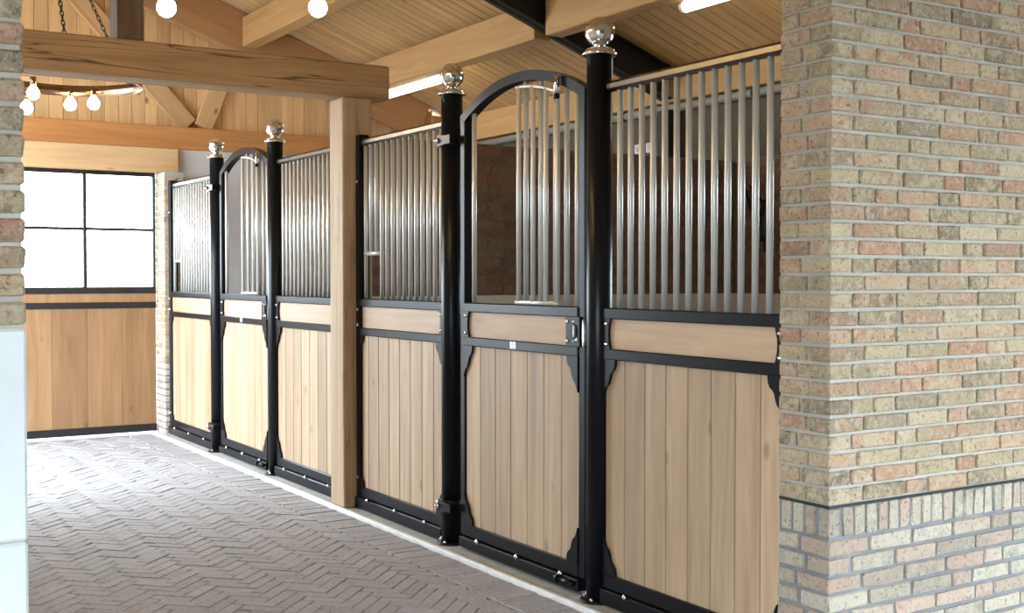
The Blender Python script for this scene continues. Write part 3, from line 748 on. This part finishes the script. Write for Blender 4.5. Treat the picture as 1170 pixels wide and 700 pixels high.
    bolt(la, XS - 0.019, ya + 0.036, zc2 - 0.036, 0.008)
    for zz in (zc2 - 0.043, zc2 + 0.043): bolt(la, XS - 0.019, ya + 0.112, zz)
    obj('strike', prism_x([(0, -0.06), (0.004, -0.02), (0.004, 0.02), (0, 0.06), (-0.010, 0.03), (-0.012, 0), (-0.010, -0.03)], 0.01, 'galv'), (XS - 0.012, ya - 0.004, zc2 - 0.005), la)
    # maker's plate
    st = bxm('maker_plate', (XS - 0.0145, ym - 0.003, 1.066), (XS - 0.0120, ym + 0.050, 1.101), 'sticker', t, 0.0008, 'small silver maker plate')
    for dy, dz, a, b in ((0.014, 0.022, 0.010, 0.004), (0.027, 0.024, 0.006, 0.007), (0.036, 0.020, 0.005, 0.003), (0.024, 0.010, 0.03, 0.0025), (0.024, 0.005, 0.024, 0.002)):
        bxm('print_mark', (XS - 0.0150, ym - 0.003 + dy - a / 2, 1.066 + dz - b / 2), (XS - 0.0144, ym - 0.003 + dy + a / 2, 1.066 + dz + b / 2), 'ink', st, 0)
    return t
P1, P2, P3, P4 = 4.112, 5.412, 7.970, 9.262
stall_post(P1, 'round black ball-topped post between the brick wall partition and the arched door latch')
stall_post(P2, 'round black hinge post with steel ball, nearest the oak timber post on the portal side', 1)
stall_post(P3, 'round black stall post with steel ball beside the panel behind the oak timber post')
stall_post(P4, 'round black hinge post with steel ball nearest the glazed end door', 1)
stall_panel(2.99, P1 - 0.0565, 'stall partition with vertical boards and steel bars beside the brick wall')
stall_panel(P2 + 0.0565, 6.559, 'stall partition with feed opening in its bars, fixed to the oak timber post', True, True)
stall_panel(6.765, P3 - 0.0565, 'stall partition of the far stall fixed behind the oak timber post', low_stile=True)
stall_panel(P4 + 0.0565, 10.540, 'stall partition with feed opening next to the slim brick pier and glazed end door', True, True)
stall_door(4.200, 5.296, 'arched stall door with slid-aside bar hatch, one board stained grey', 2)
stall_door(4.200 + P3 - P1, 5.296 + P3 - P1, 'arched stall door with slid-aside bar hatch in the stall near the end door')

# ------------------------------------------------------------------ chandeliers
def chandelier(cx, cy, z, angs, label, dx=0.0):
    R = 0.476
    t = thing('hoop_chandelier', (cx, cy, z), label, 'chandelier', 'iron hoop chandeliers')
    obj('hoop', lathe(((R, 0), (R, 0.075), (R - 0.006, 0.075), (R - 0.006, 0), (R, 0)), 'copper', 72), (cx, cy, z), t)
    za = roof(cx) - 0.25
    apex = Vector((cx + dx, cy, z + 1.18))
    for k in range(3):
        a = math.radians(20 + 120 * k); p = Vector((cx + (R - 0.01) * math.cos(a), cy + (R - 0.01) * math.sin(a), z + 0.07))
        d = apex - p; n = int(d.length / 0.034); bm = bmesh.new()
        for j in range(n):
            c = d * ((j + 0.5) / n); ax = d.normalized(); s = ax.cross(Vector((0, 0, 1))).normalized(); u = s.cross(ax)
            if j % 2: s, u = u, s
            ring = []
            for q in range(10):
                th = 2 * PI * q / 10; cen = ax * 0.024 * math.cos(th) + s * 0.011 * math.sin(th); nrm = (ax * math.cos(th) + s * math.sin(th)).normalized()
                ring.append([bm.verts.new(c + cen + nrm * 0.004 * math.cos(f) + u * 0.004 * math.sin(f)) for f in (0, PI / 2, PI, 3 * PI / 2)])
            for q in range(10):
                A, B = ring[q], ring[(q + 1) % 10]
                for f in range(4): bm.faces.new((A[f], A[(f + 1) % 4], B[(f + 1) % 4], B[f]))
        obj('chain', finish(bm, 'chain', 'iron', True), p, t)
    obj('ceiling_rod', tube(0.006, roof(apex.x) - apex.z, 'iron', 8), (apex.x, cy, (roof(apex.x) + apex.z) / 2), t)
    prof = ((0, -0.062), (0.016, -0.060), (0.030, -0.050), (0.039, -0.034), (0.041, -0.018), (0.036, -0.002), (0.024, 0.016), (0.014, 0.030), (0.013, 0.040), (0, 0.040))
    for a, rr, dz in angs:
        a = math.radians(a); x, y = cx + rr * math.cos(a), cy + rr * math.sin(a)
        b = obj('bulb', lathe(prof, 'bulb', 20), (x, y, z + dz), t)
        obj('socket', tube(0.019, 0.055, 'copper', 12), (x, y, z + dz + 0.060), b)
        e = Vector(((R - 0.008) * math.cos(a) - rr * math.cos(a), (R - 0.008) * math.sin(a) - rr * math.sin(a), max(0.02 - dz, 0.05)))
        s0 = Vector((0, 0, 0.085)); pts = [s0 + (e - s0) * (k / 8) + Vector((0, 0, 0.03 * math.sin(PI * k / 8))) for k in range(9)]
        obj('cord', sweep(pts, 0.004, 'copper', 6), (x, y, z + dz), b)
    return t
chandelier(1.66, 8.19, 2.667, ((75.6, 0.40, -0.047), (48.9, 0.345, -0.047), (138, 0.244, -0.022), (118, 0.405, -0.097), (195, 0.41, -0.03)), 'iron hoop chandelier with bare bulbs hanging behind the tie beam', -0.12)
chandelier(1.70, 4.74, 2.667, ((26, 0.40, -0.047), (126.5, 0.436, -0.087), (200, 0.41, -0.03), (245, 0.41, -0.03), (290, 0.41, -0.03), (330, 0.41, -0.02)), 'iron hoop chandelier with bare bulbs hanging on the portal side of the tie beam')

# tube lamps under the roof
for y0, y1, lb in ((9.10, 10.30, 'lit white tube lamp over the far stall near the gable'), (4.76, 5.96, 'lit white tube lamp over the stall beside the brick wall')):
    t = thing('tube_lamp', (5.03, (y0 + y1) / 2, 3.15), lb, 'lamp', 'tube lamps over the stalls')
    obj('tube', tube(0.036, y1 - y0 - 0.06, 'tube', 16), (5.03, (y0 + y1) / 2, 3.155), t, (PI / 2, 0, 0))
    for y in (y0 + 0.015, y1 - 0.015): obj('end_cap', tube(0.038, 0.03, 'white_plastic', 16), (5.03, y, 3.155), t, (PI / 2, 0, 0))
    bxm('housing', (5.005, y0 + 0.03, 3.195), (5.055, y1 - 0.03, 3.225), 'white_plastic', t)
    for y in (y0 + 0.2, y1 - 0.2): obj('hanger', tube(0.005, roof(5.03) - 3.225, 'galv', 8), (5.03, y, (roof(5.03) + 3.225) / 2), t)

# ------------------------------------------------------------------ things inside the stalls
pp = thing('water_pipe', (XB - 0.05, 7, 2.74), 'pale pipe running along the outer wall below the wall plate', 'pipe')
obj('pipe', tube(0.033, 7.7, 'pvc', 16), (XB - 0.050, 6.9, 2.742), pp, (PI / 2, 0, 0))
for y in (4.2, 5.4, 6.35, 7.9, 9.3): obj('clip', tube(0.040, 0.04, 'steel_black', 16), (XB - 0.050, y, 2.742), pp, (PI / 2, 0, 0))
for y, lb in ((7.75, 'small white switch box on the outer wall, farther from the steel column'), (7.60, 'small white switch box on the outer wall, closer to the steel column')):
    b = thing('switch_box', (XB - 0.02, y, 2.46), lb, 'switch box', 'switch boxes on the outer wall')
    bxm('box', (XB - 0.045, y - 0.035, 2.42), (XB - 0.001, y + 0.035, 2.50), 'white_plastic', b, 0.006)
    bxm('rocker', (XB - 0.051, y - 0.018, 2.44), (XB - 0.044, y + 0.018, 2.48), 'white_plastic', b, 0.002)
# halter hung on the outer wall of the near stall
ht = thing('halter', (XB - 0.06, 6.3, 1.5), 'black leather halter with brown lead end hanging on the brick stall wall', 'halter')
hx = XB - 0.055
obj('hook', sweep([(0.045, 0, 0.01), (0, 0, 0), (-0.03, 0, 0.0), (-0.045, 0, 0.03)], 0.007, 'iron', 8), (hx, 6.36, 2.05), ht)
def strap(nm, pts, w, tk, mat, parent=ht):
    c = Vector(pts[0]); return obj(nm, sweep([Vector(p) - c for p in pts], 0, mat, 10, False, (w, tk)), c, parent)
strap('crown_strap', [(hx - 0.02, 6.385, 2.04), (hx - 0.01, 6.39, 1.99), (hx, 6.385, 1.93), (hx, 6.36, 1.87), (hx, 6.33, 1.82), (hx, 6.30, 1.78)], 0.028, 0.016, 'leather')
strap('noseband', [(hx, 6.27, 1.95), (hx - 0.01, 6.24, 1.90), (hx, 6.235, 1.82), (hx, 6.235, 1.72), (hx, 6.25, 1.66)], 0.042, 0.02, 'leather')
strap('cheek_strap', [(hx, 6.37, 2.05), (hx - 0.01, 6.33, 2.0), (hx, 6.28, 1.955), (hx, 6.25, 1.93)], 0.022, 0.010, 'leather')
strap('lead', [(hx, 6.24, 1.70), (hx, 6.23, 1.62), (hx, 6.225, 1.55), (hx, 6.23, 1.50)], 0.022, 0.018, 'leather')
strap('lead_end', [(hx - 0.01, 6.235, 1.58), (hx - 0.01, 6.228, 1.53), (hx - 0.008, 6.228, 1.475)], 0.020, 0.018, 'strap')

h2 = thing('halter', (4.44, YE - 0.04, 1.45), 'small black halter hanging on the grey end wall inside the far stall', 'halter')
obj('hook', sweep([(0, 0.036, 0.01), (0, 0, 0), (0, -0.025, 0.0), (0, -0.035, 0.02)], 0.006, 'iron', 8), (4.445, YE - 0.04, 1.64), h2)
yy = YE - 0.055
strap('crown_strap', [(4.445, yy - 0.005, 1.645), (4.425, yy, 1.60), (4.415, yy, 1.55), (4.425, yy, 1.50), (4.45, yy, 1.455)], 0.020, 0.014, 'leather', h2)
strap('cheek_strap', [(4.447, yy - 0.01, 1.64), (4.468, yy, 1.60), (4.475, yy, 1.54), (4.465, yy, 1.49), (4.45, yy, 1.46)], 0.018, 0.012, 'leather', h2)
strap('noseband', [(4.42, yy - 0.012, 1.56), (4.447, yy - 0.02, 1.552), (4.474, yy - 0.012, 1.56)], 0.010, 0.022, 'leather', h2)

# straw bits on the kerb and pavers
bm = bmesh.new(); q = random.Random(12)
for k in range(420):
    if k < 300: x, y, z = q.gauss(2.935, 0.018), q.gauss(4.65, 0.35), 0.0145
    else: x, y, z = q.uniform(2.2, 2.84), q.uniform(3.6, 6.2), 0.004
    if not 2.0 < x < 2.925 or y < 3.05: continue
    if 2.868 < x < 2.906: z = 0.0225
    a = q.uniform(0, PI); L = q.uniform(0.004, 0.014); d = Vector((math.cos(a), math.sin(a), 0)) * L; s = Vector((-math.sin(a), math.cos(a), 0)) * 0.0016
    c = Vector((x, y, z)); vs = [bm.verts.new(c + v) for v in (d + s, -d + s, -d - s, d - s)]; v2 = [bm.verts.new(v.co + Vector((0, 0, 0.0015))) for v in vs]
    bm.faces.new(v2)
    for i in range(4): bm.faces.new((vs[i], vs[(i + 1) % 4], v2[(i + 1) % 4], v2[i]))
bmesh.ops.recalc_face_normals(bm, faces=bm.faces[:])
so = tag(obj('straw_bits', finish(bm, 'straw', 'straw')), 'loose straw bits scattered on the kerb and pavers', 'straw'); so['kind'] = 'stuff'
